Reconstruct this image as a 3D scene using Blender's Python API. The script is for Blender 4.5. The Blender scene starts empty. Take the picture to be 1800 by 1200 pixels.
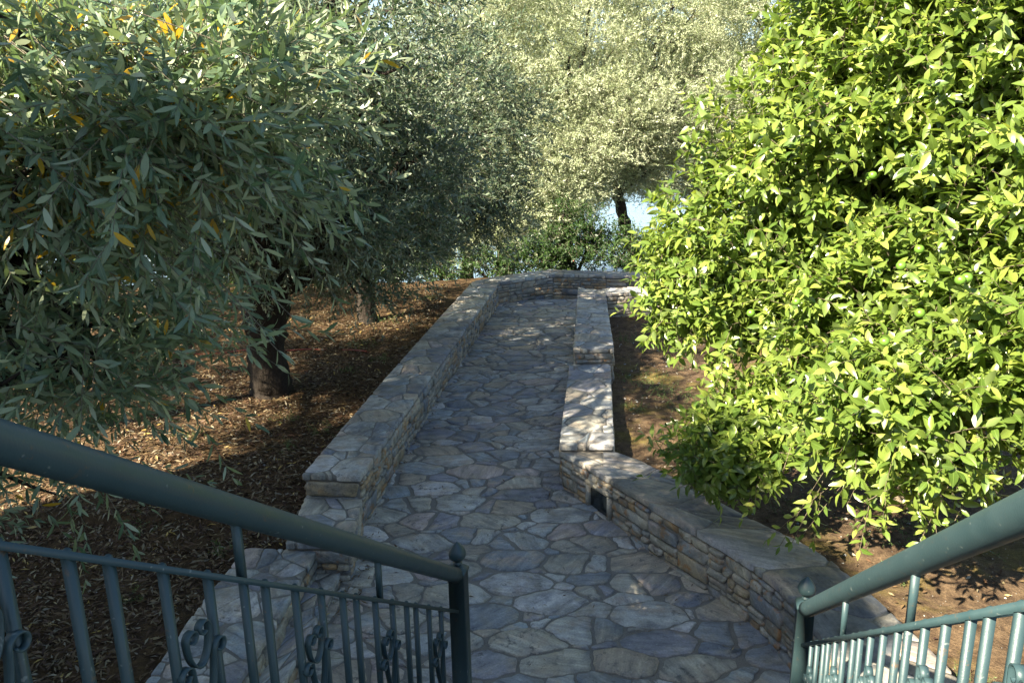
import bpy, math, random
import numpy as np
from math import radians, sin, cos, pi, sqrt
from mathutils import Matrix, Vector

S = bpy.context.scene
COL = S.collection
# ------------------------------------------------------------------ camera
CAM_H = 2.9
cam = bpy.data.cameras.new("camera"); co = bpy.data.objects.new("camera", cam); COL.objects.link(co)
cam.sensor_width = 36.0; cam.lens = 28.8; cam.clip_start = 0.05; cam.clip_end = 9000
_dn = np.array([100, 5400, 1440.]); _dn /= np.linalg.norm(_dn)
_fw = np.array([0, 0, 1.]) - _dn*_dn[2]; _fw /= np.linalg.norm(_fw)
_rt = np.cross(_dn, _fw); _rt = _rt if _rt[0] > 0 else -_rt
RW = np.array([_rt, _fw, -_dn])                  # photo camera axes (x right, y down, z forward) -> world
M = Matrix(((RW[0][0], -RW[0][1], -RW[0][2], 0), (RW[1][0], -RW[1][1], -RW[1][2], 0),
            (RW[2][0], -RW[2][1], -RW[2][2], CAM_H), (0, 0, 0, 1)))
co.matrix_world = M
S.camera = co
# ------------------------------------------------------------------ light
SUN_EL = 39.0; SUN_AZ = 48.0       # light travels towards +x,+y; azimuth from +y towards +x
w = bpy.data.worlds.new("World"); S.world = w; w.use_nodes = True
nt = w.node_tree; bg = nt.nodes['Background']
sky = nt.nodes.new('ShaderNodeTexSky'); sky.sky_type = 'NISHITA'; sky.sun_disc = False
sky.sun_elevation = radians(SUN_EL); sky.sun_rotation = radians(SUN_AZ+180)
sky.air_density = 1.0; sky.dust_density = 0.6; sky.ozone_density = 1.2
nt.links.new(sky.outputs[0], bg.inputs[0]); bg.inputs[1].default_value = 0.05
sl = bpy.data.lights.new("sun", 'SUN'); sl.energy = 5.0; sl.angle = radians(0.55); sl.color = (1.0, 0.89, 0.70)
so = bpy.data.objects.new("sun", sl); COL.objects.link(so)
ld = Vector((sin(radians(SUN_AZ))*cos(radians(SUN_EL)), cos(radians(SUN_AZ))*cos(radians(SUN_EL)), -sin(radians(SUN_EL))))
so.rotation_euler = ld.to_track_quat('-Z', 'Y').to_euler(); so.location = (-20, -20, 20)
S.view_settings.view_transform = 'Standard'; S.view_settings.look = 'None'
S.view_settings.gamma = 1; S.view_settings.exposure = 2.42
S.cycles.max_bounces = 8; S.cycles.transparent_max_bounces = 8

# ------------------------------------------------------------------ helpers
def nrm(a): return a/np.maximum(np.linalg.norm(a, axis=-1, keepdims=True), 1e-9)

class MB:
    """collects geometry for ONE mesh object"""
    def __init__(s): s.v=[]; s.l=[]; s.z=[]; s.m=[]; s.r=[]; s.st=[]; s.n=0
    def add(s, v, loops, sizes, mi=0, r=0.5, st=None):
        v = np.asarray(v, np.float32).reshape(-1, 3); loops = np.asarray(loops, np.int64).ravel(); sizes = np.asarray(sizes, np.int64).ravel()
        s.v.append(v); s.l.append(loops+s.n); s.z.append(sizes)
        s.m.append(np.full(len(sizes), mi, np.int32) if np.isscalar(mi) else np.asarray(mi, np.int32))
        s.r.append(np.full(len(v), r, np.float32) if np.isscalar(r) else np.asarray(r, np.float32))
        s.st.append(v*1.0 if st is None else np.asarray(st, np.float32).reshape(-1, 3))
        s.n += len(v)
    def faces(s, v, fs, mi=0, r=0.5, st=None):
        s.add(v, [i for f in fs for i in f], [len(f) for f in fs], mi, r, st)
    def build(s, name, mats, parent=None, smooth=False):
        me = bpy.data.meshes.new(name)
        v = np.concatenate(s.v); l = np.concatenate(s.l); z = np.concatenate(s.z); m = np.concatenate(s.m)
        me.vertices.add(len(v)); me.vertices.foreach_set('co', v.ravel())
        me.loops.add(len(l)); me.loops.foreach_set('vertex_index', l.astype(np.int32))
        me.polygons.add(len(z)); st = np.concatenate([[0], np.cumsum(z)[:-1]]).astype(np.int32)
        me.polygons.foreach_set('loop_start', st)
        me.polygons.foreach_set('material_index', m)
        a = me.attributes.new('rnd', 'FLOAT', 'POINT'); a.data.foreach_set('value', np.concatenate(s.r))
        a = me.attributes.new('st', 'FLOAT_VECTOR', 'POINT'); a.data.foreach_set('vector', np.concatenate(s.st).ravel())
        for mt in (mats if isinstance(mats, (list, tuple)) else [mats]): me.materials.append(mt)
        me.update(calc_edges=True); me.validate()
        if smooth: me.polygons.foreach_set('use_smooth', np.ones(len(me.polygons), bool))
        o = bpy.data.objects.new(name, me); COL.objects.link(o)
        if parent: o.parent = parent
        return o

def box(mb, c, h, mi=0, rz=0.0, r=0.5):
    c = np.array(c, float); h = np.array(h, float)
    v = np.array([[x, y, z] for z in (-1, 1) for y in (-1, 1) for x in (-1, 1)], float)*h
    R = np.array([[cos(rz), -sin(rz), 0], [sin(rz), cos(rz), 0], [0, 0, 1]])
    mb.faces(v@R.T+c, [(0,2,3,1), (4,5,7,6), (0,1,5,4), (1,3,7,5), (3,2,6,7), (2,0,4,6)], mi, r)

def tube(mb, pts, rad, n=8, mi=0, r=0.5, cap=True, ref=None):
    """swept tube through pts; rad scalar or list"""
    P = np.array(pts, float); k = len(P); rad = np.full(k, rad) if np.isscalar(rad) else np.array(rad, float)
    T = np.zeros_like(P); T[1:-1] = P[2:]-P[:-2]; T[0] = P[1]-P[0]; T[-1] = P[-1]-P[-2]; T = nrm(T)
    u = np.cross(T[0], [0.0, 0, 1] if abs(T[0][2]) < 0.9 else [1.0, 0, 0]); u /= np.linalg.norm(u)
    V = []
    for i in range(k):
        u = u-T[i]*np.dot(u, T[i]); u /= np.linalg.norm(u); b = np.cross(T[i], u)
        for j in range(n):
            a = 2*pi*j/n; V.append(P[i]+rad[i]*(cos(a)*u+sin(a)*b))
    F = [(i*n+j, i*n+(j+1) % n, (i+1)*n+(j+1) % n, (i+1)*n+j) for i in range(k-1) for j in range(n)]
    if cap: F += [tuple(range(n))[::-1], tuple((k-1)*n+j for j in range(n))]
    mb.faces(V, F, mi, r)

def sqbar(mb, a, b, hw, hh, up=(0, 0, 1), mi=0):
    """rectangular bar between a and b; hw = half width across, hh = half height"""
    a = np.array(a, float); b = np.array(b, float); t = (b-a)/np.linalg.norm(b-a)
    s = np.cross(t, np.array(up, float)); s /= np.linalg.norm(s); q = np.cross(s, t)
    V = [p+s*x*hw+q*y*hh for p in (a, b) for x, y in ((-1,-1), (1,-1), (1,1), (-1,1))]
    mb.faces(V, [(0,1,2,3)[::-1], (4,5,6,7), (0,1,5,4), (1,2,6,5), (2,3,7,6), (3,0,4,7)], mi)

def tag(o, label=None, cat=None, group=None, kind=None):
    if label: o['label'] = label
    if cat: o['category'] = cat
    if group: o['group'] = group
    if kind: o['kind'] = kind
    return o
def empty(name, loc, label, cat, group=None):
    o = bpy.data.objects.new(name, None); COL.objects.link(o); o.location = loc; o.empty_display_size = .2
    return tag(o, label, cat, group)
def shift(o, root):
    """mesh built in world coordinates put under an empty at root.location"""
    o.parent = root; L = root.location
    me = o.data; n = len(me.vertices); a = np.empty(n*3, np.float32); me.vertices.foreach_get('co', a)
    a = a.reshape(-1, 3)-np.array(L, np.float32); me.vertices.foreach_set('co', a.ravel()); me.update()
    return o

# smooth value noise for geometry
_nr = np.random.RandomState(5); _G = _nr.rand(64, 64, 64).astype(np.float32)
def vnoise(p, f=1.0):
    p = np.asarray(p, float)*f+100; i = np.floor(p).astype(int); t = p-i; t = t*t*(3-2*t); i %= 64; j = (i+1) % 64
    g = lambda a, b, c: _G[a, b, c]
    x0, y0, z0 = i[..., 0], i[..., 1], i[..., 2]; x1, y1, z1 = j[..., 0], j[..., 1], j[..., 2]
    tx, ty, tz = t[..., 0], t[..., 1], t[..., 2]
    a = g(x0,y0,z0)*(1-tx)+g(x1,y0,z0)*tx; b = g(x0,y1,z0)*(1-tx)+g(x1,y1,z0)*tx
    c = g(x0,y0,z1)*(1-tx)+g(x1,y0,z1)*tx; d = g(x0,y1,z1)*(1-tx)+g(x1,y1,z1)*tx
    return ((a*(1-ty)+b*ty)*(1-tz)+(c*(1-ty)+d*ty)*tz)*2-1

# ------------------------------------------------------------------ materials
class N:
    def __init__(s, name):
        s.m = bpy.data.materials.new(name); s.m.use_nodes = True; s.t = s.m.node_tree; s.t.nodes.clear()
        s.out = s.t.nodes.new('ShaderNodeOutputMaterial')
    def n(s, ty, ins=None, **kw):
        x = s.t.nodes.new('ShaderNode'+ty)
        for k, v in kw.items(): setattr(x, k, v)
        for k, v in (ins or {}).items():
            if isinstance(v, bpy.types.NodeSocket): s.t.links.new(v, x.inputs[k])
            else: x.inputs[k].default_value = v
        return x
    def attr(s, name): return s.n('Attribute', attribute_name=name)
    def noise(s, vec, sc, det=4, rough=.55, dim='3D', w=None, dist=0):
        d = {'Vector': vec, 'Scale': sc, 'Detail': det, 'Roughness': rough, 'Distortion': dist}
        x = s.n('TexNoise', None, noise_dimensions=dim)
        for k, v in d.items():
            if isinstance(v, bpy.types.NodeSocket): s.t.links.new(v, x.inputs[k])
            else: x.inputs[k].default_value = v
        if w is not None: s.t.links.new(w, x.inputs['W'])
        return x.outputs[0]
    def ramp(s, fac, stops, interp='LINEAR'):
        x = s.n('ValToRGB'); s.t.links.new(fac, x.inputs[0]); c = x.color_ramp; c.interpolation = interp
        while len(c.elements) > 1: c.elements.remove(c.elements[-1])
        c.elements[0].position = stops[0][0]; c.elements[0].color = (*stops[0][1], 1)
        for p, q in stops[1:]:
            e = c.elements.new(p); e.color = (*q, 1)
        return x.outputs[0]
    def mix(s, fac, a, b, mode='MIX'):
        x = s.n('Mix', data_type='RGBA', blend_type=mode)
        for k, v in ((0, fac), (6, a), (7, b)):
            if isinstance(v, bpy.types.NodeSocket): s.t.links.new(v, x.inputs[k])
            else: x.inputs[k].default_value = (*v, 1) if isinstance(v, tuple) else v
        return x.outputs[2]
    def math(s, op, a, b=0.0, clamp=False):
        x = s.n('Math', operation=op, use_clamp=clamp)
        for k, v in ((0, a), (1, b)):
            if isinstance(v, bpy.types.NodeSocket): s.t.links.new(v, x.inputs[k])
            else: x.inputs[k].default_value = v
        return x.outputs[0]
    def mr(s, v, a, b, c, d):
        return s.n('MapRange', {'Value': v, 1: a, 2: b, 3: c, 4: d}).outputs[0]
    def bump(s, h, st=.3, dist=.01):
        return s.n('Bump', {'Height': h, 'Strength': st, 'Distance': dist}).outputs[0]
    def bsdf(s, col, rough=.6, normal=None, **kw):
        x = s.n('BsdfPrincipled')
        for k, v in {'Base Color': col, 'Roughness': rough, **kw}.items():
            k = k.replace('_', ' ')
            if isinstance(v, bpy.types.NodeSocket): s.t.links.new(v, x.inputs[k])
            else: x.inputs[k].default_value = (*v, 1) if isinstance(v, tuple) and len(v) == 3 else v
        if normal is not None: s.t.links.new(normal, x.inputs['Normal'])
        return x.outputs[0]
    def done(s, sh): s.t.links.new(sh, s.out.inputs[0]); return s.m
    def pos(s): return s.n('NewGeometry').outputs['Position']
    def scale(s, vec, v):
        return s.n('VectorMath', {0: vec, 1: v}, operation='MULTIPLY').outputs[0]

def mat_stone(name, stops, dirt=.5, bumpd=.006, rust=False):
    m = N(name); r = m.attr('rnd').outputs['Fac']; st = m.attr('st').outputs['Vector']; P = m.pos()
    base = m.ramp(r, stops, 'CONSTANT')
    grain = m.noise(m.scale(st, (5., 26., 9.)), 1.0, 6, .62)                 # foliation streaks, own direction per stone
    patch = m.noise(st, 7.0, 5, .6); fine = m.noise(st, 90., 4, .6)
    c = m.mix(m.mr(patch, .42, .60, 0, .75), base, m.ramp(m.noise(st, 3.3, 3), [(.32, (.16,.18,.21)), (.45, (.27,.26,.22)), (.55, (.40,.34,.25)), (.66, (.46,.36,.28))]))
    c = m.mix(1.0, c, m.ramp(grain, [(.25, (.40,.41,.44)), (.42, (.86,.86,.88)), (.58, (1.08,1.07,1.04)), (.75, (1.6,1.57,1.5))]), 'MULTIPLY')
    c = m.mix(.7, c, m.ramp(fine, [(.3, (.62,.62,.63)), (.55, (1,1,1)), (.75, (1.3,1.3,1.28))]), 'MULTIPLY')
    stain = m.noise(P, 1.35, 6, .68); s2 = m.noise(P, 11., 5, .7)
    k = m.math('MULTIPLY', m.mr(stain, .45, .68, 0, 1), m.mr(s2, .3, .6, .3, 1), True)
    c = m.mix(m.math('MULTIPLY', k, dirt), c, (.045,.048,.050))
    if rust: c = m.mix(m.mr(m.noise(st, 11., 4, .6), .56, .66, 0, .85), c, (.34,.17,.06)); c = m.mix(m.mr(m.noise(P, 4., 5, .7), .5, .62, 0, .55), c, (.09,.085,.06))
    blk = m.math('MULTIPLY', m.mr(m.noise(st, 16., 6, .75), .55, .62, 0, .75), m.mr(m.noise(P, 2.3, 3), .45, .6, .15, 1))
    c = m.mix(blk, c, (.05,.055,.06))
    lich = m.mr(m.noise(P, 38., 3, .7), .66, .74, 0, .5)
    c = m.mix(lich, c, (.48,.49,.46))
    h = m.math('ADD', m.math('MULTIPLY', grain, .8), m.math('ADD', m.math('MULTIPLY', patch, 1.2), m.math('MULTIPLY', fine, .25)))
    return m.done(m.bsdf(c, m.mr(fine, .3, .7, .5, .8), m.bump(h, .75, bumpd), Specular_IOR_Level=.4))

FLAG = [(0,(.26,.28,.30)),(.14,(.36,.38,.38)),(.28,(.40,.38,.32)),(.4,(.19,.21,.25)),(.47,(.46,.46,.43)),(.60,(.28,.28,.31)),
        (.7,(.38,.33,.26)),(.78,(.30,.34,.36)),(.88,(.54,.53,.52)),(.95,(.43,.36,.33))]
WALLC = [(0,(.34,.32,.26)),(.15,(.40,.32,.20)),(.28,(.27,.28,.27)),(.42,(.42,.38,.29)),(.55,(.33,.23,.13)),(.61,(.24,.26,.28)),
         (.70,(.46,.43,.35)),(.82,(.33,.33,.30)),(.94,(.46,.30,.14))]
FLAG = [(p, tuple(min(.7, x*1.08) for x in c)) for p, c in FLAG]
m_flag = mat_stone('flagstone', FLAG, .55)
m_cap = mat_stone('coping_stone', FLAG, .8)
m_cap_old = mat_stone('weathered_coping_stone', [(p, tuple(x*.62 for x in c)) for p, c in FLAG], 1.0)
m_face = mat_stone('wall_stone', WALLC, .35, .012, True)
def mk_mortar(name='mortar'):
    m = N(name); P = m.pos(); a = m.noise(P, 6., 5, .65); f = m.noise(P, 140., 4, .7)
    c = m.mix(a, (.12,.115,.10), (.27,.25,.22)); c = m.mix(.6, c, m.ramp(f, [(.3,(.5,.5,.5)),(.7,(1.4,1.4,1.4))]), 'MULTIPLY')
    return m.done(m.bsdf(c, .9, m.bump(m.math('ADD', a, f), .8, .006)))
m_mortar = mk_mortar()

def mk_soil():
    m = N('soil'); P = m.pos(); s = m.attr('rnd').outputs['Fac']
    a = m.noise(P, 1.7, 6, .65); b = m.noise(P, 14., 6, .7); f = m.noise(P, 110., 4, .7)
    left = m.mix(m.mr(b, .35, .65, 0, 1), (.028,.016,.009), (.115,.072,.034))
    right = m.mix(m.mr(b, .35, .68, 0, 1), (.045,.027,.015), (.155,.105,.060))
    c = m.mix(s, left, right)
    moss = m.math('MULTIPLY', m.mr(a, .52, .64, 0, .75), m.mr(s, .2, .8, .15, 1))
    c = m.mix(moss, c, m.mix(b, (.085,.068,.016), (.19,.15,.035)))
    c = m.mix(.8, c, m.ramp(f, [(.28,(.45,.45,.45)),(.55,(1,1,1)),(.72,(1.7,1.65,1.6))]), 'MULTIPLY')
    vor = m.n('TexVoronoi', {'Vector': P, 'Scale': 42.}, feature='F1')
    peb = m.mr(vor.outputs['Distance'], .10, .20, 1, 0)
    pick = m.mr(m.n('SeparateColor', {0: vor.outputs['Color']}).outputs[0], .86, .9, 0, 1)
    pk = m.math('MULTIPLY', peb, pick)
    c = m.mix(pk, c, (.38,.35,.30))
    h = m.math('ADD', m.math('MULTIPLY', b, 1.4), m.math('ADD', m.math('MULTIPLY', f, .35), m.math('MULTIPLY', pk, .4)))
    return m.done(m.bsdf(c, .95, m.bump(h, .9, .02), Specular_IOR_Level=.2))
m_soil = mk_soil()

def mat_leaf(name, top_stops, under, gloss, trans_col, trans=.3, vein=False):
    m = N(name); r = m.attr('rnd').outputs['Fac']; st = m.attr('st').outputs['Vector']; g = m.n('NewGeometry')
    c = m.ramp(r, top_stops)
    x = m.n('SeparateXYZ', {0: st}); ax = m.math('ABSOLUTE', x.outputs[0])
    c = m.mix(m.mr(ax, .02, .10, .45, 0), c, tuple(min(1, q*1.9+.02) for q in top_stops[1][1]))      # pale midrib
    c = m.mix(.35, c, m.ramp(m.noise(st, 6., 3), [(.3,(.7,.7,.7)),(.7,(1.25,1.25,1.25))]), 'MULTIPLY')
    if under is not None:
        und = m.mix(m.mr(r, .955, .965, 0, 1), under, c)
        c2 = m.mix(g.outputs['Backfacing'], c, und)
    else: c2 = c
    b = m.bsdf(c2, gloss, Specular_IOR_Level=.5)
    tr = m.n('BsdfTranslucent', {'Color': m.mix(.5, m.mix(1., c, trans_col, 'MULTIPLY'), m.mix(1., c, (2., 2., 1.2), 'MULTIPLY'))}).outputs[0]
    return m.done(m.n('MixShader', {0: trans, 1: b, 2: tr}).outputs[0])
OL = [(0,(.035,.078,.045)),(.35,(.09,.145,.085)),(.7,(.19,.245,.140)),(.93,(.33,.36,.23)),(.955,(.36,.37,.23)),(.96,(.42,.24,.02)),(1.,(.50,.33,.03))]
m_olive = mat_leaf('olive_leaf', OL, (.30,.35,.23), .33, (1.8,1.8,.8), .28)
m_olive_shaded = mat_leaf('olive_leaf_shaded', [(p, tuple(x*.62 for x in c)) for p, c in OL], (.19,.235,.165), .36, (1.6,1.8,.9), .22)  # darker copy of the olive leaf: crown shade put into the colour
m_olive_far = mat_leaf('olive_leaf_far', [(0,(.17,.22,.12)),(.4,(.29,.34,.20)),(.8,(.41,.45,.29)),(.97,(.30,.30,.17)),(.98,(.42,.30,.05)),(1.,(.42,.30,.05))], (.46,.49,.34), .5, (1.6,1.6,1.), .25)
m_citrus = mat_leaf('citrus_leaf', [(0,(.040,.080,.014)),(.3,(.088,.140,.024)),(.65,(.165,.220,.042)),(.9,(.27,.315,.065)),(.97,(.42,.41,.09)),(1.,(.50,.45,.08))], (.17,.23,.07), .30, (2.0,2.2,.8), .28)
m_shrub = mat_leaf('shrub_leaf', [(0,(.012,.032,.009)),(.4,(.022,.052,.011)),(.8,(.045,.09,.016)),(.975,(.10,.15,.03)),(.98,(.40,.05,.02)),(1.,(.45,.07,.02))], None, .5, (1.8,2.,.6), .25)
def mk_bark(name, a, b, sc=1.0):
    m = N(name); P = m.pos(); n1 = m.noise(m.scale(P, (18.*sc, 18.*sc, 5.*sc)), 1., 6, .65); n2 = m.noise(P, 60., 4, .6)
    c = m.mix(n1, a, b); c = m.mix(.6, c, m.ramp(n2, [(.3,(.5,.5,.5)),(.7,(1.4,1.4,1.4))]), 'MULTIPLY')
    return m.done(m.bsdf(c, .9, m.bump(m.math('ADD', n1, m.math('MULTIPLY', n2, .3)), 1., .03), Specular_IOR_Level=.2))
m_bark = mk_bark('olive_bark', (.012,.010,.008), (.055,.043,.033))
m_twig = mk_bark('twig_bark', (.13,.115,.085), (.26,.235,.17), 2)
m_ctwig = mk_bark('citrus_bark', (.10,.085,.055), (.24,.19,.13), 2)
def mk_litter():
    m = N('dry_leaf'); r = m.attr('rnd').outputs['Fac']
    c = m.ramp(r, [(0,(.05,.025,.014)),(.3,(.10,.055,.028)),(.55,(.145,.095,.045)),(.8,(.20,.155,.085)),(.95,(.30,.27,.20)),(1.,(.52,.36,.08))])
    return m.done(m.bsdf(c, .6, Specular_IOR_Level=.35))
m_litter = mk_litter()
def mk_paint():
    m = N('green_metal_paint'); P = m.pos(); a = m.noise(P, 9., 5, .6); f = m.noise(P, 220., 3, .6); sp = m.noise(P, 55., 2, .5)
    c = m.mix(a, (.020,.044,.050), (.040,.072,.078))
    c = m.mix(m.mr(sp, .70, .75, 0, .7), c, (.16,.19,.18))
    c = m.mix(m.mr(m.noise(P, 24., 6, .75), .61, .70, 0, .75), c, (.13,.075,.035))
    return m.done(m.bsdf(c, m.mr(a, .3, .7, .38, .54), m.bump(m.math('ADD', f, m.math('MULTIPLY', a, 2.)), .2, .002), Specular_IOR_Level=.42))
m_paint = mk_paint()
def plain(name, c, rough=.6, sc=20., amt=.3, **kw):
    m = N(name); P = m.pos(); a = m.noise(P, sc, 5, .6)
    cc = m.mix(amt, c, m.ramp(a, [(.3,(.4,.4,.4)),(.7,(1.6,1.6,1.6))]), 'MULTIPLY')
    return m.done(m.bsdf(cc, rough, m.bump(a, .3, .005), **kw))
m_fruit = plain('unripe_orange_skin', (.10,.20,.025), .35, 60)
m_glass = plain('dark_lamp_glass', (.015,.02,.022), .12)
m_niche = plain('niche_metal', (.05,.05,.05), .5)
m_weed = mat_leaf('weed_leaf', [(0,(.05,.09,.02)),(.5,(.09,.14,.04)),(1.,(.19,.19,.09))], None, .6, (1.5,1.6,.7), .2)
m_hose = plain('red_hose', (.22,.04,.025), .5)
m_plaster = plain('plaster', (.62,.58,.50), .85, 5, .15)
m_tile = plain('roof_tile', (.38,.17,.10), .8, 8, .4)
m_wood = plain('shutter_wood', (.08,.13,.12), .5)
def mk_sea():
    m = N('sea_water'); P = m.pos()
    a = m.noise(m.scale(P, (.9, 2.2, 1.)), 1.6, 5, .6); b = m.noise(P, .02, 3, .5)
    return m.done(m.bsdf(m.mix(b, (.12,.20,.28), (.18,.27,.36)), .18, m.bump(a, .6, .25), Specular_IOR_Level=.6))
m_sea = mk_sea()
m_hill = plain('hill_scrub', (.16,.19,.17), .95, .01, .4)

# ------------------------------------------------------------------ stone patterns
def clip(poly, n, d):
    out = []; k = len(poly)
    for i in range(k):
        a = poly[i]; b = poly[(i+1) % k]; da = a[0]*n[0]+a[1]*n[1]-d; db = b[0]*n[0]+b[1]*n[1]-d
        if da <= 0: out.append(a)
        if (da < 0 < db) or (db < 0 < da):
            t = da/(da-db); out.append((a[0]+(b[0]-a[0])*t, a[1]+(b[1]-a[1])*t))
    return out
def area(p): return .5*sum(p[i][0]*p[(i+1) % len(p)][1]-p[(i+1) % len(p)][0]*p[i][1] for i in range(len(p)))

def flags(x0, x1, y0, y1, rng, radii, ysc=1.35, gap=(.006, .018), keep=None, edge_gap=.0, splitp=.45):
    """power-diagram polygons: irregular flagstones of mixed sizes in the rectangle"""
    pts = []; Y0, Y1 = y0*ysc, y1*ysc
    A = (x1-x0)*(Y1-Y0); cell = {}; cs = .5
    for rr, share in radii:
        tries = int(A*share/(rr*rr)*5)
        for _ in range(tries):
            x = rng.uniform(x0, x1); y = rng.uniform(Y0, Y1); ci, cj = int(x//cs), int(y//cs); ok = True
            for i in range(ci-2, ci+3):
                for j in range(cj-2, cj+3):
                    for q in cell.get((i, j), ()):
                        if (q[0]-x)**2+(q[1]-y)**2 < ((q[2]+rr)*.66)**2: ok = False; break
                    if not ok: break
                if not ok: break
            if ok: q = (x, y, rr); pts.append(q); cell.setdefault((ci, cj), []).append(q)
    out = []
    for x, y, r in pts:
        if keep and not keep(x, y/ysc): continue
        R = 1.1; g = rng.uniform(*gap)
        poly = [(max(x-R, x0+edge_gap), max(y-R, Y0+edge_gap)), (min(x+R, x1-edge_gap), max(y-R, Y0+edge_gap)), (min(x+R, x1-edge_gap), min(y+R, Y1-edge_gap)), (max(x-R, x0+edge_gap), min(y+R, Y1-edge_gap))]
        ci, cj = int(x//cs), int(y//cs); nb = []
        for i in range(ci-3, ci+4):
            for j in range(cj-3, cj+4): nb += cell.get((i, j), [])
        nb.sort(key=lambda q: (q[0]-x)**2+(q[1]-y)**2)
        for q in nb[1:40]:
            dx, dy = q[0]-x, q[1]-y; D = sqrt(dx*dx+dy*dy); n = (dx/D, dy/D)
            t = (D*D+r*r-q[2]*q[2])/(2*D)-g
            poly = clip(poly, n, x*n[0]+y*n[1]+t)
            if len(poly) < 3: break
        if len(poly) < 3: continue
        poly = [(a, b/ysc) for a, b in poly]
        A0 = abs(area(poly)); cand = [poly]
        if rng.random() < splitp and A0 > .012:
            xs = [p[0] for p in poly]; ys = [p[1] for p in poly]; wx, wy = max(xs)-min(xs), (max(ys)-min(ys))
            th = (pi/2 if wy > wx*.75 else 0)+rng.uniform(-.75, .75); n = (-sin(th), cos(th)) if wy > wx*.75 else (cos(th), sin(th))
            if wy > wx*.75: n = (sin(rng.uniform(-.6, .6)), 1.0); L = math.hypot(*n); n = (n[0]/L, n[1]/L)
            cx = sum(xs)/len(xs)+rng.uniform(-.15, .15)*wx; cy = sum(ys)/len(ys)+rng.uniform(-.15, .15)*wy; d = cx*n[0]+cy*n[1]
            a = clip(poly, n, d-g); b = clip(poly, (-n[0], -n[1]), -d-g); cand = [c for c in (a, b) if len(c) > 2]
        for c in cand:
            if abs(area(c)) > .0012: out.append(c)
    return out

def rough_outline(poly, rng, amp=.008, seg=.05, cut=.25):
    """cut the corners unevenly, subdivide and jitter the edges"""
    if area(poly) < 0: poly = poly[::-1]
    p = []; k = len(poly)
    for i in range(k):
        a = poly[i-1]; b = poly[i]; c = poly[(i+1) % k]
        la = math.hypot(a[0]-b[0], a[1]-b[1]); lc = math.hypot(c[0]-b[0], c[1]-b[1])
        if la < 1e-4 or lc < 1e-4: continue
        ca = min(.028, la*cut)*rng.uniform(.1, 1.1); cc = min(.028, lc*cut)*rng.uniform(.1, 1.1)
        p.append((b[0]+(a[0]-b[0])*ca/la, b[1]+(a[1]-b[1])*ca/la)); p.append((b[0]+(c[0]-b[0])*cc/lc, b[1]+(c[1]-b[1])*cc/lc))
    q = []; k = len(p)
    for i in range(k):
        a = p[i]; b = p[(i+1) % k]; L = math.hypot(b[0]-a[0], b[1]-a[1]); n = max(1, int(L/seg)); nx, ny = (b[1]-a[1])/(L+1e-9), -(b[0]-a[0])/(L+1e-9)
        for j in range(n):
            t = j/n; o = (rng.random()-.65)*amp*(1 if j else .3); q.append((a[0]+(b[0]-a[0])*t+nx*o, a[1]+(b[1]-a[1])*t+ny*o))
    return q

def stone(mb, poly, fmap, h, rng, mi=1, bev=.005, depth=.03, dome=.0, tilt=.0):
    """one raised stone: outline poly in (s,t), fmap(s,t,h)->xyz"""
    k = len(poly); cx = sum(p[0] for p in poly)/k; cy = sum(p[1] for p in poly)/k
    size = sqrt(abs(area(poly))+1e-9); bi = min(.35, bev*1.6/size)
    tx, ty = rng.uniform(-tilt, tilt), rng.uniform(-tilt, tilt)
    rings = [(0.0, -depth), (0.0, h-bev), (bi, h), (.45, h+dome*.8)]
    V = []; ST = []; a = rng.uniform(0, pi) if rng.random() < .5 else rng.gauss(0, .4); ca, sa = cos(a), sin(a); ox, oy, oz = rng.uniform(0, 90), rng.uniform(0, 90), rng.uniform(0, 90)
    for s, hh in rings:
        for x, y in poly:
            X = x+(cx-x)*s; Y = y+(cy-y)*s; z = hh+(tx*(X-cx)+ty*(Y-cy) if hh > 0 else 0)
            V.append((X, Y, z)); ST.append(((X-cx)*ca-(Y-cy)*sa+ox, (X-cx)*sa+(Y-cy)*ca+oy, z+oz))
    V.append((cx, cy, h+dome)); ST.append((ox, oy, oz))
    F = []
    for r in range(3):
        for i in range(k): F.append((r*k+i, r*k+(i+1) % k, (r+1)*k+(i+1) % k, (r+1)*k+i))
    for i in range(k): F.append((3*k+i, 3*k+(i+1) % k, 4*k))
    P = fmap(np.array(V)); mb.faces(P, F, mi, rng.random(), ST)

def interp_poly(pts, cum, s):
    i = np.clip(np.searchsorted(cum, s, side='right')-1, 0, len(pts)-2); t = (s-cum[i])/(cum[i+1]-cum[i])
    return pts[i]+(pts[i+1]-pts[i])*t[:, None], i

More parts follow.
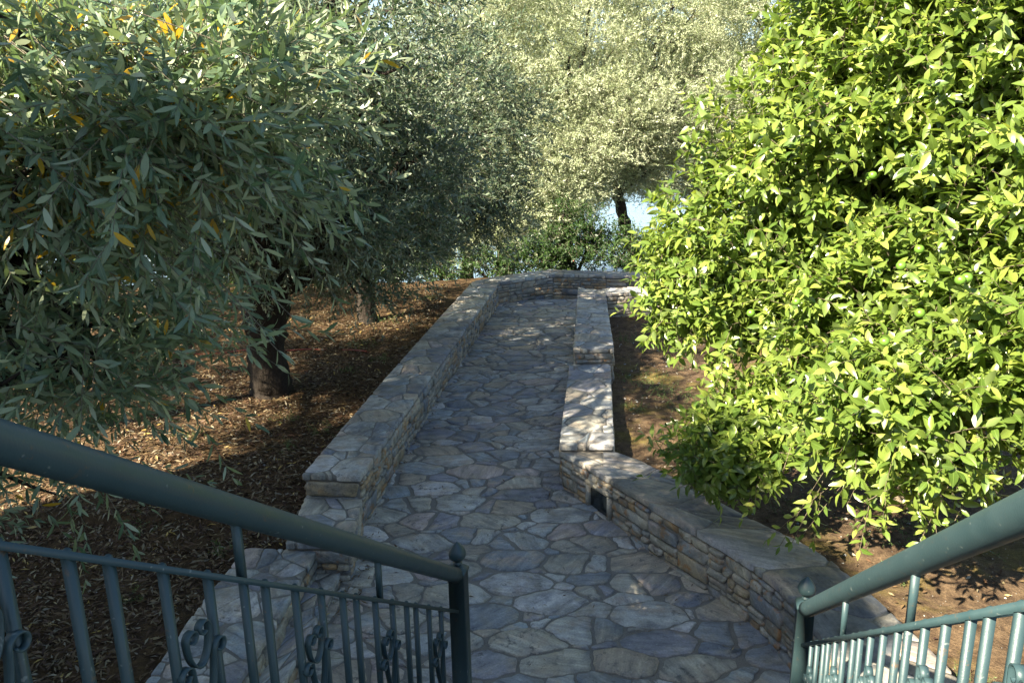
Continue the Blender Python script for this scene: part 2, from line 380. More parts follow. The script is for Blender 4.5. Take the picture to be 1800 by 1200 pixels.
def courses(L, Hh, rng, holes=()):
    """random rubble courses in the rectangle (0..L, 0..Hh)"""
    out = []
    def split(x0, x1, z0, z1, lv):
        w, h = x1-x0, z1-z0
        if w > .5 or (w > h*5.5 and w > .2) or (w > h*3.0 and rng.random() < .5 and w > .16):
            t = x0+w*rng.uniform(.3, .7); split(x0, t, z0, z1, lv+1); split(t, x1, z0, z1, lv+1)
        elif h > .13 or (h > .07 and rng.random() < .6):
            t = z0+h*rng.uniform(.36, .64); split(x0, x1, z0, t, lv+1); split(x0, x1, t, z1, lv+1)
        else: out.append((x0, x1, z0, z1))
    x = 0
    while x < L-1e-6:
        wd = min(rng.uniform(.25, .8), L-x)
        if L-x-wd < .12: wd = L-x
        if holes:
            a, b, c, d = holes[0]; lo = a-.034; hi = b+.034
            if x < lo and x+wd > lo-.08: wd = lo-x
            if abs(x-lo) < 1e-6: split(lo, hi, 0, c-.034, 0); split(lo, hi, d+.034, Hh, 0); x = hi; continue
        split(x, x+wd, 0, Hh, 0); x += wd
    res = []
    for x0, x1, z0, z1 in out:
        g = .005; j = lambda: rng.uniform(-.006, .006)
        if x1-x0 < .03 or z1-z0 < .025: continue
        sk = rng.uniform(-.25, .25)*(z1-z0)
        res.append([(x0+g+j()-sk, z0+g+j()), (x1-g+j()-sk, z0+g+j()), (x1-g+j()+sk, z1-g+j()), (x0+g+j()+sk, z1-g+j())])
    return res

def zpath(y):
    y = np.asarray(y, float)
    return np.where(y > 12.86, 0.0, np.interp(y, [3.9, 6.5, 8.0], [0.0, .13, .15]))

def wall(name, inner, outer, ztop, zbot, label, seed, holes=(), group='stone walls of the path', over=.018, ends=(True, True), sides=(True, True), radii=((.19, .7), (.12, .6), (.06, .4)), capmat=None):
    """inner/outer: matching plan polylines. Thing > facing, coping"""
    rng = random.Random(seed)
    I = np.array(inner, float); O = np.array(outer, float); ci = np.concatenate([[0], np.cumsum(np.linalg.norm(np.diff(I, axis=0), axis=1))])
    cm = np.concatenate([[0], np.cumsum(np.linalg.norm(np.diff((I+O)/2, axis=0), axis=1))]); Lm = cm[-1]
    root = empty(name, ((I[0]+O[0])/2).tolist()+[zbot], label, 'stone wall', group)
    th = .05
    f = MB(); k = len(I); zt = ztop-th
    V = [(*p, z) for z in (zbot, zt) for p in list(I)+list(O[::-1])]; n = 2*k
    F = [(i, (i+1) % n, n+(i+1) % n, n+i) for i in range(n)]
    for i in range(k-1): F.append((n+i, n+i+1, 2*n-2-i, 2*n-1-i))
    f.faces(V, F, 0)
    def face_run(P, zb, hl):
        P = np.array(P, float); c = np.concatenate([[0], np.cumsum(np.linalg.norm(np.diff(P, axis=0), axis=1))])
        seg = nrm(np.diff(P, axis=0)); nn = np.stack([seg[:, 1], -seg[:, 0]], 1)
        vn = np.concatenate([nn[:1], nrm(nn[1:]+nn[:-1]), nn[-1:]]) if len(nn) > 1 else np.concatenate([nn, nn])
        def fm(v):
            s = np.clip(v[:, 0], 0, c[-1]); q, i = interp_poly(P, c, s)
            t = ((s-c[i])/(c[i+1]-c[i]))[:, None]; m = nrm(vn[i]*(1-t)+vn[i+1]*t)
            q = q+m*v[:, 2:3]
            return np.column_stack([q, v[:, 1]+zb])
        for poly in courses(c[-1], zt-zb, rng, hl):
            stone(f, rough_outline(poly, rng, .006, .045, .22), fm, rng.uniform(.008, .026), rng, 1, .006, .02, .004, .04)
        return fm
    zb2 = zbot+.02
    orient = 1 if np.cross(I[-1]-I[0], O[0]-I[0]) > 0 else -1     # >0: outer is left of travel, outward normal of inner is right
    fin = None
    if sides[0]: fin = face_run(I if orient > 0 else I[::-1], zb2, holes)
    if sides[1]: face_run(O[::-1] if orient > 0 else O, zb2, ())
    if ends[0]: face_run([O[0], I[0]] if orient > 0 else [I[0], O[0]], zb2, ())
    if ends[1]: face_run([I[-1], O[-1]] if orient > 0 else [O[-1], I[-1]], zb2, ())
    shift(f.build('facing', [m_mortar, m_face]), root)
    # coping
    c = MB(); Wd = np.linalg.norm(I[0]-O[0])
    def cm_map(v):                       # v: s along, t across (0 inner .. Wd outer), h
        s = v[:, 0]; sc = np.clip(s, 0, Lm); a, i = interp_poly(I, cm, sc); b, _ = interp_poly(O, cm, sc)
        q = a+(b-a)*(v[:, 1]/Wd)[:, None]; d = nrm((I+O)[i+1]-(I+O)[i]); q = q+d*(s-sc)[:, None]
        return np.column_stack([q, ztop-.014+v[:, 2]])
    ns = max(2, int(Lm/.15)); ss = np.linspace(-over*.5, Lm+over*.5, ns); a = over*.5
    ring = lambda z: cm_map(np.array([(s, -a, z) for s in ss]+[(s, Wd+a, z) for s in ss[::-1]]))
    top = ring(.0105); bot = ring(-th+.014); n = len(top)
    c.faces(np.concatenate([bot, top]), [(i, (i+1) % n, n+(i+1) % n, n+i) for i in range(n)]+[(n+i, n+i+1, 2*n-2-i, 2*n-1-i) for i in range(ns-1)]+[(i, n-1-i, n-2-i, i+1) for i in range(ns-1)], 0)
    for poly in flags(-over, Lm+over, -over, Wd+over, rng, radii, 1.0, (.002, .007)):
        stone(c, rough_outline(poly, rng, .009, .04), cm_map, .014+rng.uniform(-.002, .003), rng, 1, .005, .018+rng.uniform(0, .012), .001, .01)
    shift(c.build('coping', [m_mortar, capmat or m_cap]), root)
    return root, fin

def niche(root, fin, s0, s1, z0, z1):
    """recessed wall lamp: stone surround with a dark pane set back in it"""
    mb = MB()
    fr = .03
    for a, b, c, d in ((s0-fr, s1+fr, z1, z1+fr), (s0-fr, s1+fr, z0-fr, z0), (s0-fr, s0, z0, z1), (s1, s1+fr, z0, z1)):
        v = fin(np.array([(x, y, h) for h in (-.01, .032) for x, y in ((a, c), (b, c), (b, d), (a, d))], float))
        mb.faces(v, [(0,1,2,3)[::-1], (4,5,6,7), (0,1,5,4), (1,2,6,5), (2,3,7,6), (3,0,4,7)], 0, random.random())
    fo = shift(mb.build('lamp_surround', [m_face]), root)
    g = MB(); v = fin(np.array([(s0, z0, .004), (s1, z0, .004), (s1, z1, .004), (s0, z1, .004)], float)); g.faces(v, [(0,1,2,3)])
    q = shift(g.build('lamp_pane', m_glass), root); q.parent = fo
# ------------------------------------------------------------------ terrain
LW = np.array([(3.0,-1.66),(4.9,-1.53),(5.1,-1.28),(5.4,-1.31),(7.66,-1.04),(12.6,-.4),(13.3,.35)])   # centre line of left wall (y, x)
RWL = np.array([(3.2,1.8),(3.9,1.68),(4.3,1.52),(4.9,1.24),(5.5,.95),(6.05,.6),(8.15,.83),(11.35,1.12),(11.7,1.3)])
def corridor(x, y):
    l = np.interp(y, LW[:, 0], LW[:, 1]); r = np.interp(y, RWL[:, 0], RWL[:, 1])
    a = (x > l) & (x < r) & (y > 1.0) & (y < 11.5)
    b = (x > l) & (y >= 11.38) & (y < 13.3-.25*np.clip(x-1, 0, 9)) & (x < 9)
    return a | b
def soil_z(x, y):
    x = np.asarray(x, float); y = np.asarray(y, float)
    p = np.stack([x, y, 0*x], -1)
    z = .24+.05*vnoise(p, .5)+.025*vnoise(p, 1.7)+.014*vnoise(p, 5.5)
    z = z+np.where((x > .4), .05, 0.)*(y < 8)
    z = z+np.where(x < -1.0, -.05, 0.)*(y < 5.3)
    z = z-np.clip(y-14.3, 0, 12)*.34-np.clip(y-26, 0, 60)*.05
    z = np.where(corridor(x, y), zpath(y)-.05, z)
    return z
def mk_terrain():
    xs = np.unique(np.concatenate([np.linspace(-60, -8, 30), np.arange(-8, -3, .25), np.arange(-3, 4.5, .075), np.arange(4.5, 10, .25), np.linspace(10, 60, 30)]).round(4))
    ys = np.unique(np.concatenate([np.linspace(-40, 1, 30), np.arange(1, 15, .085), np.arange(15, 30, .5), np.linspace(30, 80, 20)]).round(4))
    X, Y = np.meshgrid(xs, ys); Z = soil_z(X, Y); nx, ny = len(xs), len(ys)
    i = np.arange(nx*ny).reshape(ny, nx); q = np.stack([i[:-1, :-1], i[:-1, 1:], i[1:, 1:], i[1:, :-1]], -1).reshape(-1, 4)
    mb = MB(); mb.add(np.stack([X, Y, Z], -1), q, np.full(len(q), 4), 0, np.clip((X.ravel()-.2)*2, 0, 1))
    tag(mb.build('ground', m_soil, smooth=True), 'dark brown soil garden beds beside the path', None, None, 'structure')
mk_terrain()
def sheet(name, x0, x1, y0, y1, z, mat, label):
    mb = MB(); mb.faces([(x0,y0,z),(x1,y0,z),(x1,y1,z),(x0,y1,z)], [(0,1,2,3)]); return tag(mb.build(name, mat), label, None, None, 'structure')
sheet('sea', -4000, 4000, 18, 6000, -2.3, m_sea, 'pale blue sea behind the trees')
def mk_hills():
    mb = MB(); xs = np.linspace(-3500, 3500, 120); rows = []
    for k, (yy, s) in enumerate(((3000, 0), (3200, .6), (3600, 1.), (4300, .8))):
        h = 110+90*vnoise(np.stack([xs, xs*0+yy, xs*0], -1), .0016)+30*vnoise(np.stack([xs, xs*0+yy, xs*0], -1), .006)
        rows.append(np.stack([xs, xs*0+yy, -3+h*s], -1))
    n = len(xs); V = np.concatenate(rows)
    mb.faces(V, [(r*n+i, r*n+i+1, (r+1)*n+i+1, (r+1)*n+i) for r in range(3) for i in range(n-1)])
    tag(mb.build('hills', m_hill, smooth=True), 'low hills on the far shore', None, None, 'structure')
mk_hills()

# ------------------------------------------------------------------ path
def mk_path():
    rng = random.Random(11); mb = MB()
    # mortar bed strips, following the corridor
    ys = np.concatenate([np.arange(2.9, 12.86, .2), [12.86]])
    l = np.interp(ys, LW[:, 0], LW[:, 1]); r = np.interp(ys, RWL[:, 0], RWL[:, 1]); r = np.where(ys > 11.4, np.interp(ys, [11.4, 11.7], [1.13, 7.5]), r); r = np.where(ys > 11.7, 7.5, r)
    for i in range(len(ys)-1):
        a, b = ys[i], ys[i+1]; xa = np.linspace(l[i], r[i], 9); xb = np.linspace(l[i+1], r[i+1], 9)
        if a >= 11.4: xa = np.linspace(l[i], 1.15, 9); xb = np.linspace(l[i+1], 1.15, 9)
        V = [(x, a, float(zpath(a))) for x in xa]+[(x, b, float(zpath(b)) if b < 12.86 else .15) for x in xb]
        mb.faces(V, [(j, j+1, 10+j, 9+j) for j in range(8)], 0)
    mb.faces([(-.5,12.86,.15),(1.15,12.86,.15),(1.15,12.86,-.02),(-.5,12.86,-.02)], [(0,1,2,3)], 0)
    mb.faces([(-.7,12.86,.0),(7.5,12.86,.0),(7.5,14,.0),(-.7,14,.0)], [(0,1,2,3)], 0)
    mb.faces([(1.15,11.4,.0),(7.5,11.4,.0),(7.5,12.858,.0),(1.15,12.858,.0)], [(0,1,2,3)], 0)
    mb.faces([(1.15,11.4,.15),(1.15,12.86,.15),(1.15,12.86,-.02),(1.15,11.4,-.02)], [(0,1,2,3)], 0)
    fm = lambda v: np.column_stack([v[:, 0], v[:, 1], np.where(v[:, 1] > 12.88, 0., np.interp(v[:, 1], [3.9, 6.5, 8.0], [0.0, .13, .15]))+v[:, 2]])
    keep = lambda x, y: (np.interp(y, LW[:, 0], LW[:, 1])-.05 < x < np.interp(y, RWL[:, 0], RWL[:, 1])+.05) or y > 11.6 and x < 1.15
    R = ((.26, .6), (.18, .8), (.12, .8), (.07, .8))
    for poly in flags(-1.9, 2.1, 2.9, 12.86, rng, R, 1.8, (.004, .017), keep):
        if min(p[0] for p in poly) > 1.14 and poly[0][1] > 11.4: continue
        stone(mb, rough_outline(poly, rng, .020, .035, .3), fm, rng.uniform(.004, .011), rng, 1, .003, .02, .002, .012)
    lo = lambda v: np.column_stack([v[:, 0], v[:, 1], v[:, 2]])
    for poly in flags(-.7, 7.4, 12.89, 14, rng, R, 1.3, (.01, .02))+flags(1.17, 7.4, 11.45, 12.88, rng, R, 1.3, (.01, .02)):
        stone(mb, rough_outline(poly, rng, .012, .06), lo, rng.uniform(.005, .012), rng, 1, .004, .02, .002, .01)
    tag(mb.build('path', [m_mortar, m_flag]), 'crazy-paved path of blue-grey and tan flagstones', None, None, 'structure')
mk_path()
# walls
wall('stone_wall', [(-1.11,5.39),(-.84,7.66),(-.50,10.3),(-.2,12.56),(.22,12.88),(.74,13.2),(1.8,12.94),(3.6,12.5),(7.5,11.9)],
     [(-1.50,5.44),(-1.235,7.7),(-.90,10.35),(-.58,12.74),(-.05,13.22),(.66,13.66),(1.89,13.32),(3.7,12.9),(7.5,12.3)], .50, -.05,
     'long stone wall along the left side of the path, bending right behind its far end', 21)
wall('stone_wall', [(-1.0725,4.74),(-1.108,5.37)], [(-1.46,4.77),(-1.495,5.42)], .32, -.05, 'short low stone wall at the near end of the long left wall, under the left handrail', 22, ends=(True, False))
wall('stone_wall', [(-1.44,3.05),(-1.39,3.6),(-1.35,3.99),(-1.30,4.76)], [(-1.86,3.05),(-1.82,3.69),(-1.80,4.21),(-1.74,4.80)], .26, -.05,
     'lowest stone wall running towards the stairs behind the left balusters', 23)
wall('stone_kerb', [(-1.27,3.05),(-1.22,3.9),(-1.155,4.74)], [(-1.43,3.05),(-1.38,3.6),(-1.30,4.72)], .11, -.05, 'low stone kerb between the path and the lowest left wall', 24, sides=(True, False), radii=((.12,.6),(.07,.5)), group='kerbs')
wall('stone_wall', [(.655,8.21),(.81,9.8),(.965,11.43)], [(1.04,8.19),(1.17,9.75),(1.30,11.22)], .62, .02, 'tall far stone wall on the right of the path, its end face showing squared stones', 25)
wall('stone_wall', [(1.30,11.36),(1.96,11.52),(2.46,11.56),(5.2,11.4)], [(1.31,11.02),(1.97,11.14),(2.47,11.18),(5.2,11.02)], .615, -.05, 'stone wall going off to the right behind the citrus tree', 26)
r1 = wall('stone_wall', [(.375,5.99),(.61,8.185)], [(.765,5.96),(1.00,8.17)], .46, .02, 'flat-topped stone wall in the middle of the right side of the path', 27)
ri = [(.38,5.97),(.50,5.80),(.60,5.63),(.76,5.34),(.95,5.0),(1.15,4.66),(1.29,4.42),(1.40,4.20),(1.46,4.02),(1.50,3.86),(1.53,3.5),(1.54,3.1)]
ro = [(.77,5.95),(.93,5.78),(1.07,5.57),(1.25,5.23),(1.45,4.88),(1.62,4.63),(1.73,4.46),(1.82,4.25),(1.88,3.98),(1.93,3.72),(1.98,3.4),(2.0,3.1)]
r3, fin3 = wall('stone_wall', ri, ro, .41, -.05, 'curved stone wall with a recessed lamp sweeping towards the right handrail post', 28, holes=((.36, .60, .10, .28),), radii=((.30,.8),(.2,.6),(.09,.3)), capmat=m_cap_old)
niche(r3, fin3, .36, .60, .12, .30)

# ------------------------------------------------------------------ staircase and railings
def mk_stairs():
    d = nrm(np.array([.44, 1.84])); p = np.array([d[1], -d[0]])     # p to the right
    c0 = np.array([.05, 1.13]); ang = math.atan2(-d[0], d[1])
    root = empty('staircase', (c0[0], c0[1], 0), 'stone steps leading down from the terrace between the handrails', 'staircase')
    mb = MB(); n = 9; run = (3.25-1.15)/n; rise = 1.57/n
    for i in range(n):
        z1 = 1.57-rise*(i+.0); a = i*run; c = c0+d*(a+run/2-.0)
        if i == 0: continue
        box(mb, (c[0], c[1], (z1-.04)/2-.05), (.80, run/2, (z1-.04)/2+.05), 0, ang)
    shift(mb.build('step_block', m_face), root)
    for i in range(1, n):
        z1 = 1.57-rise*i; c = c0+d*(i*run+run/2-.012); t = MB(); box(t, (c[0], c[1], z1-.02), (.82, run/2+.012, .02), 0, ang)
        shift(t.build('tread', m_cap), root)
mk_stairs()
def mk_terrace():
    root = empty('terrace', (0, -1, 0), 'raised stone terrace at the top of the steps', 'terrace')
    mb = MB(); box(mb, (-1.0, -2.86, .76), (5., 4.0, .79)); shift(mb.build('terrace_block', m_face), root)
    fb = MB(); rng = random.Random(4); box(fb, (-1.0, -2.86, 1.56), (5.03, 4.03, .012))
    shift(fb.build('terrace_floor', m_cap), root)
mk_terrace()

def ribbon(mb, P, half, th, w3, u):
    """flat bar swept along in-plane 2D curve P (along u, z) with width 'half' along w3"""
    P = np.array(P, float); T = np.zeros_like(P); T[1:-1] = P[2:]-P[:-2]; T[0] = P[1]-P[0]; T[-1] = P[-1]-P[-2]; T = nrm(T)
    Nn = np.column_stack([-T[:, 1], T[:, 0]]); V = []
    for p, n in zip(P, Nn):
        for a, b in ((-1,-1), (1,-1), (1,1), (-1,1)):
            q = p+n*th*b; V.append(u*q[0]+np.array([0,0,1.])*q[1]+w3*half*a)
    k = len(P); F = [(i*4+j, i*4+(j+1) % 4, i*4+4+(j+1) % 4, i*4+4+j) for i in range(k-1) for j in range(4)]+[(0,3,2,1), (4*k-4,4*k-3,4*k-2,4*k-1)]
    return V, F
def curl(cx, cy, r0, r1, a0, a1, n=26):
    return [(cx+(r0+(r1-r0)*t)*cos(a0+(a1-a0)*t), cy+(r0+(r1-r0)*t)*sin(a0+(a1-a0)*t)) for t in np.linspace(0, 1, n)]

def railing(top_far, top_near, label, post_label_side, wside):
    A = np.array(top_far, float); B = np.array(top_near, float)      # tube centre at the post / near end
    h = B-A; hl = math.hypot(h[0], h[1]); u = np.array([h[0]/hl, h[1]/hl, 0.]); sl = h[2]/hl; w3 = np.array([-u[1], u[0], 0.])*wside
    root = empty('stair_railing', (A[0], A[1], A[2]-1.0), label, 'railing', 'railings of the staircase')
    at = lambda s, dz=0., off=0.: A+u*s+np.array([0, 0, s*sl+dz])+w3*off
    Lr = hl+.25
    mb = MB(); P = [at(s) for s in np.linspace(-.015, Lr, 26)]; tube(mb, P, .0315, 28, cap=True)
    e = at(Lr); tube(mb, [e, e-np.array([0, 0, .0])+u*.06+[0, 0, .03], e+u*.7+[0, 0, .05]], .0315, 28)
    shift(mb.build('handrail', m_paint, smooth=True), root)
    MR = -.168; BR = MR-.58
    for nm, dz in (('middle_rail', MR), ('bottom_rail', BR)):
        mb = MB(); sqbar(mb, at(-.0, dz), at(Lr, dz), .0125, .0065); shift(mb.build(nm, m_paint), root)
    # newel post
    hw = .0325
    mb = MB(); ang = math.atan2(u[1], u[0]); c = at(-.045)
    zt = c[2]+.030; zb = 0.10
    def ringsq(z, s): return [(c[0]+(cos(ang)*x-sin(ang)*y)*s, c[1]+(sin(ang)*x+cos(ang)*y)*s, z) for x, y in ((-1,-1), (1,-1), (1,1), (-1,1))]
    lv = [(zb, .05), (zb+.008, .05), (zb+.0081, hw), (zt-.012, hw), (zt-.009, hw+.004), (zt-.002, hw+.004), (zt+.004, hw*.98), (zt+.016, hw*.62), (zt+.022, hw*.30)]
    V = [p for z, s in lv for p in ringsq(z, s)]; k = len(lv)
    mb.faces(V, [(i*4+j, i*4+(j+1) % 4, i*4+4+(j+1) % 4, i*4+4+j) for i in range(k-1) for j in range(4)]+[(0,3,2,1), (4*k-4,4*k-3,4*k-2,4*k-1)])
    po = shift(mb.build('post', m_paint), root)
    mb = MB(); prof = [(z*1.12, r*1.15) for z, r in [(0,.011),(.004,.016),(.010,.016),(.013,.010),(.018,.012),(.024,.022),(.034,.0295),(.046,.0315),(.060,.0275),(.074,.0185),(.086,.0085),(.094,.001)]]
    nseg = 16
    V = [(c[0]+r*f*cos(2*pi*j/nseg+ang+pi/4), c[1]+r*f*sin(2*pi*j/nseg+ang+pi/4), zt+.020+z) for i, (z, r) in enumerate(prof) for j in range(nseg) for f in [1+(.07 if (i > 3 and j % 4 == 0) else -.03 if i > 3 and j % 2 == 0 else 0)]]
    mb.faces(V, [(i*nseg+j, i*nseg+(j+1) % nseg, (i+1)*nseg+(j+1) % nseg, (i+1)*nseg+j) for i in range(len(prof)-1) for j in range(nseg)])
    q = shift(mb.build('finial', m_paint), root); q.parent = po
    # welded supports between handrail and middle rail
    s = .67*hl/1.95
    for ss in (.37*hl, .73*hl, 1.08*hl):
        mb = MB(); sqbar(mb, at(ss, -.025), at(ss, MR-.002), .008, .008, u); shift(mb.build('support', m_paint), root)
    # balusters: two wide gaps (one with a scroll) then two narrow ones
    T = .2325*hl; k = 0; bal = []
    while k*T < Lr:
        for o in (.092, .157, .222, .264):
            x = (o+k*.2325)*hl+.0
            if x < Lr: bal.append(x)
        k += 1
    for x in bal:
        mb = MB(); sqbar(mb, at(x, MR), at(x, BR), .0075, .0075, u); tube(mb, [at(x, MR+.002), at(x, MR+.008), at(x, MR+.012)], [.009, .008, .004], 8); shift(mb.build('baluster', m_paint), root)
    lyre = [(x, y) for x, y in curl(-.0165, -.016, .0085, .016, pi*1.7, 0, 30)]      # inner curl opens to the outside
    left = [(-.0165-(x+.0165), y) for x, y in lyre]                                     # mirrored: ends at far left
    arc = [(-.0325*cos(t), -.016-.068*sin(t)) for t in np.linspace(0, pi, 26)][1:-1]
    right = [(-x, y) for x, y in left][::-1]
    U = left+arc+right
    cl = curl(-.049, -.072, .0095, .0175, pi*1.9, pi*.0, 34)                         # lower left curl
    stem = [(-.0315+.0005*0, -.072)]
    cdn = [(-.0315+.0295*(t**1.6), -.072-.125*t) for t in np.linspace(.04, 1, 16)]
    Cc = cl+cdn; Cm = [(-x, y) for x, y in Cc]
    k = 0
    while (.157+k*.2325)*hl < Lr:
        xc = (.1245+k*.2325)*hl; o = at(xc, MR-.118, .0)
        mb = MB()
        for half in (0, 1):
            for cv in (U, Cc, Cm):
                cv2 = [(x*1.12, y*1.08) for x, y in cv] if not half else [(x*1.12, -.42-y*1.08) for x, y in cv]
                V, F = ribbon(mb, cv2, .0085, .0018, w3, u); mb.faces(np.array(V)+o+w3*(.012 if cv is not U else .006), F)
        shift(mb.build('scroll', m_paint), root); k += 1
    return root
railing((-.25, 2.96, 1.14), (-.73, 1.10, 2.47), 'dark green metal railing with a round handrail on the left of the steps', '', 1)
railing((1.17, 2.91, .985), (.78, 1.14, 2.31), 'dark green metal railing on the right, its round handrail partly in sun', '', -1)

# ------------------------------------------------------------------ foliage
UP = np.array([0, 0, 1.])
def perp(D):
    u = np.cross(D, UP); b = np.linalg.norm(u, axis=-1) < .05; u[b] = [1, 0, 0]; u = nrm(u); return u, nrm(np.cross(u, D))

def leaves(mb, base, dr, nor, L, W, kind, rs, mi=0, rnd=None, bend=.18, fold=.25):
    """base,dr,nor (n,3); L,W (n,). kind: 'long' 4 faces, 'broad' folded 8 faces, 'far' 2 faces"""
    n = len(base); nor = nrm(nor-dr*np.sum(nor*dr, -1, keepdims=True)); sd = np.cross(dr, nor)
    if kind == 'far': st = [(0, 0), (.5, 1), (1, 0)]
    elif kind == 'long': st = [(0, 0), (.22, .72), (.55, 1.), (.82, .62), (1, 0)]
    else: st = [(0, 0), (.16, .55), (.40, 1.), (.72, .72), (1, 0)]
    V = []; ST = []
    bd = bend*(.4+1.2*rs.rand(n)); 
    def pt(s, x):
        c = base+dr*(L*s)[:, None]-nor*(L*bd*s*s)[:, None]
        return c+sd*(x*W*.5)[:, None]+nor*(abs(x)*W*.5*fold)[:, None]
    for s, wd in st:
        xs = (0,) if wd == 0 else ((-1, 0, 1) if kind == 'broad' else (-1, 1))
        for x in xs: V.append(pt(s, x*wd)); ST.append((x*wd, s*3, 0))
    V = np.stack(V, 1); k = V.shape[1]
    if kind == 'far': F = [(0, 2, 3, 1)]; 
    elif kind == 'long': F = [(0,2,1), (1,2,4,3), (3,4,6,5), (5,6,7)]
    else: F = [(0,2,1), (0,3,2), (1,2,5,4), (2,3,6,5), (4,5,8,7), (5,6,9,8), (7,8,10), (8,9,10)]
    fl = np.array([i for f in F for i in f]); sz = np.array([len(f) for f in F])
    lo = (np.arange(n)[:, None]*k+fl[None]).ravel()
    if rnd is None: rnd = rs.rand(n)
    ST = np.broadcast_to(np.array(ST, float)[None], (n, k, 3)).copy(); ST[:, :, 2] += (rs.rand(n)*50)[:, None]
    mb.add(V, lo, np.tile(sz, n), mi, np.repeat(rnd, k), ST)

def stems(mb, pts, r0, r1, mi=1):
    """pts (n,k,3) -> thin 3-sided tubes"""
    n, k, _ = pts.shape; T = nrm(pts[:, -1]-pts[:, 0]); u, v = perp(T); R = np.linspace(r0, r1, k)
    ring = []
    for j in range(k):
        for a in range(3):
            t = 2*pi*a/3; ring.append(pts[:, j]+(u*cos(t)+v*sin(t))*R[j])
    V = np.stack(ring, 1); F = np.array([(j*3+a, j*3+(a+1) % 3, j*3+3+(a+1) % 3, j*3+3+a) for j in range(k-1) for a in range(3)])
    lo = (np.arange(n)[:, None]*(3*k)+F.ravel()[None]).ravel(); mb.add(V, lo, np.full(n*len(F), 4), mi, .5)

def sprays(mb, P, D, SL, K, leaf, width, ang, droop, kind, rs, upb=.55, jit=.28, bend=.18, fold=.25, twig=.0016, yellow=None, whorl=False):
    n = len(P); D = nrm(D); u, v = perp(D)
    def cur(t): return P+D*(SL*t)[:, None]+np.array([0, 0, -1.])*(SL*droop*t*t)[:, None]
    stems(mb, np.stack([cur(np.full(n, t)) for t in (0, .33, .66, 1.)], 1), twig, twig*.5)
    ph0 = rs.rand(n)*2*pi; B = []; DR = []; NO = []; LL = []
    for i in range(K):
        t = (i+.6+rs.rand(n)*.3)/K
        T = nrm(D+np.array([0, 0, -1.])*(2*droop*t)[:, None])
        for sdn in ((0, 1) if not whorl else (0,)):
            ph = ph0+(i*pi/2 if not whorl else i*2.4)+sdn*pi+rs.randn(n)*.25
            sd = u*np.cos(ph)[:, None]+v*np.sin(ph)[:, None]
            a = ang*(.75+.5*rs.rand(n))
            dr = nrm(T*np.cos(a)[:, None]+sd*np.sin(a)[:, None]+rs.randn(n, 3)*jit*.5)
            no = T*.55+UP*upb+rs.randn(n, 3)*jit
            B.append(cur(t)); DR.append(dr); NO.append(no); LL.append(leaf*(.65+.5*rs.rand(n))*(1-.30*abs(t-.4)))
    # end leaf
    B.append(cur(np.ones(n))); DR.append(nrm(D+rs.randn(n, 3)*.15)); NO.append(UP+rs.randn(n, 3)*.4); LL.append(leaf*.7*np.ones(n))
    B = np.concatenate(B); L = np.concatenate(LL); keep = rs.rand(len(B)) < .93
    rnd = rs.rand(len(B))*.955
    spr = np.tile(rs.rand(n), len(B)//n); rnd = np.clip(rnd*.6+spr*.38, 0, .955)
    if yellow is not None:
        yl = rs.rand(len(B)) < yellow(B); rnd[yl] = .965+.035*rs.rand(yl.sum())
    leaves(mb, B[keep], np.concatenate(DR)[keep], np.concatenate(NO)[keep], L[keep], L[keep]*width*(.8+.4*rs.rand(keep.sum())), kind, rs, 0, rnd[keep], bend, fold)

def limb(mb, a, b, r0, r1, rs, sag=.0, n=7, k=7, wob=.05, mi=0):
    a = np.array(a, float); b = np.array(b, float); L = np.linalg.norm(b-a); P = []
    o = rs.randn(3)*wob*L; o2 = rs.randn(3)*wob*L*.6
    for t in np.linspace(0, 1, k): P.append(a+(b-a)*t+o*sin(pi*t)+o2*sin(2*pi*t)+np.array([0, 0, sag*L*sin(pi*t)]))
    tube(mb, P, np.linspace(r0, r1, k), n, mi, cap=True); return P

def crown_mesh(blobs, rs, P):
    """blobs: (cx,cy,cz, rx,ry,rz, n_clumps). returns mesh builder + clump centres"""
    mb = MB(); CL = []
    for b in blobs:
        c = np.array(b[:3]); r = np.array(b[3:6]); n = int(b[6])
        d = nrm(rs.randn(n, 3)); rad = .35+.62*rs.rand(n)**.55
        cc = c+d*r*rad[:, None]; CL.append((c, cc))
        cr = P['cr']*(.6+.8*rs.rand(n))
        m = P['per']; q = np.clip(rs.randn(n, m, 3), -1.9, 1.9)*.5*cr[:, None, None]; q[..., 2] *= .75
        pos = (cc[:, None]+q).reshape(-1, 3); out = np.repeat(nrm((cc-c)/r), m, 0)
        di = out*P['out']+nrm(q.reshape(-1, 3))*.5+rs.randn(n*m, 3)*P['rand']+UP*P['up']
        SL = P['sl']*(.6+.8*rs.rand(n*m))
        sprays(mb, pos-nrm(di)*SL[:, None]*.5, di, SL, P['K'], P['leaf'], P['w'], P['ang'], P['droop'], P['kind'], rs, bend=P.get('bend', .18), fold=P.get('fold', .2), twig=P['twig'], yellow=P.get('yellow'), whorl=P.get('whorl', False), upb=P.get('upb', .55), jit=P.get('jit', .28))
    return mb, CL

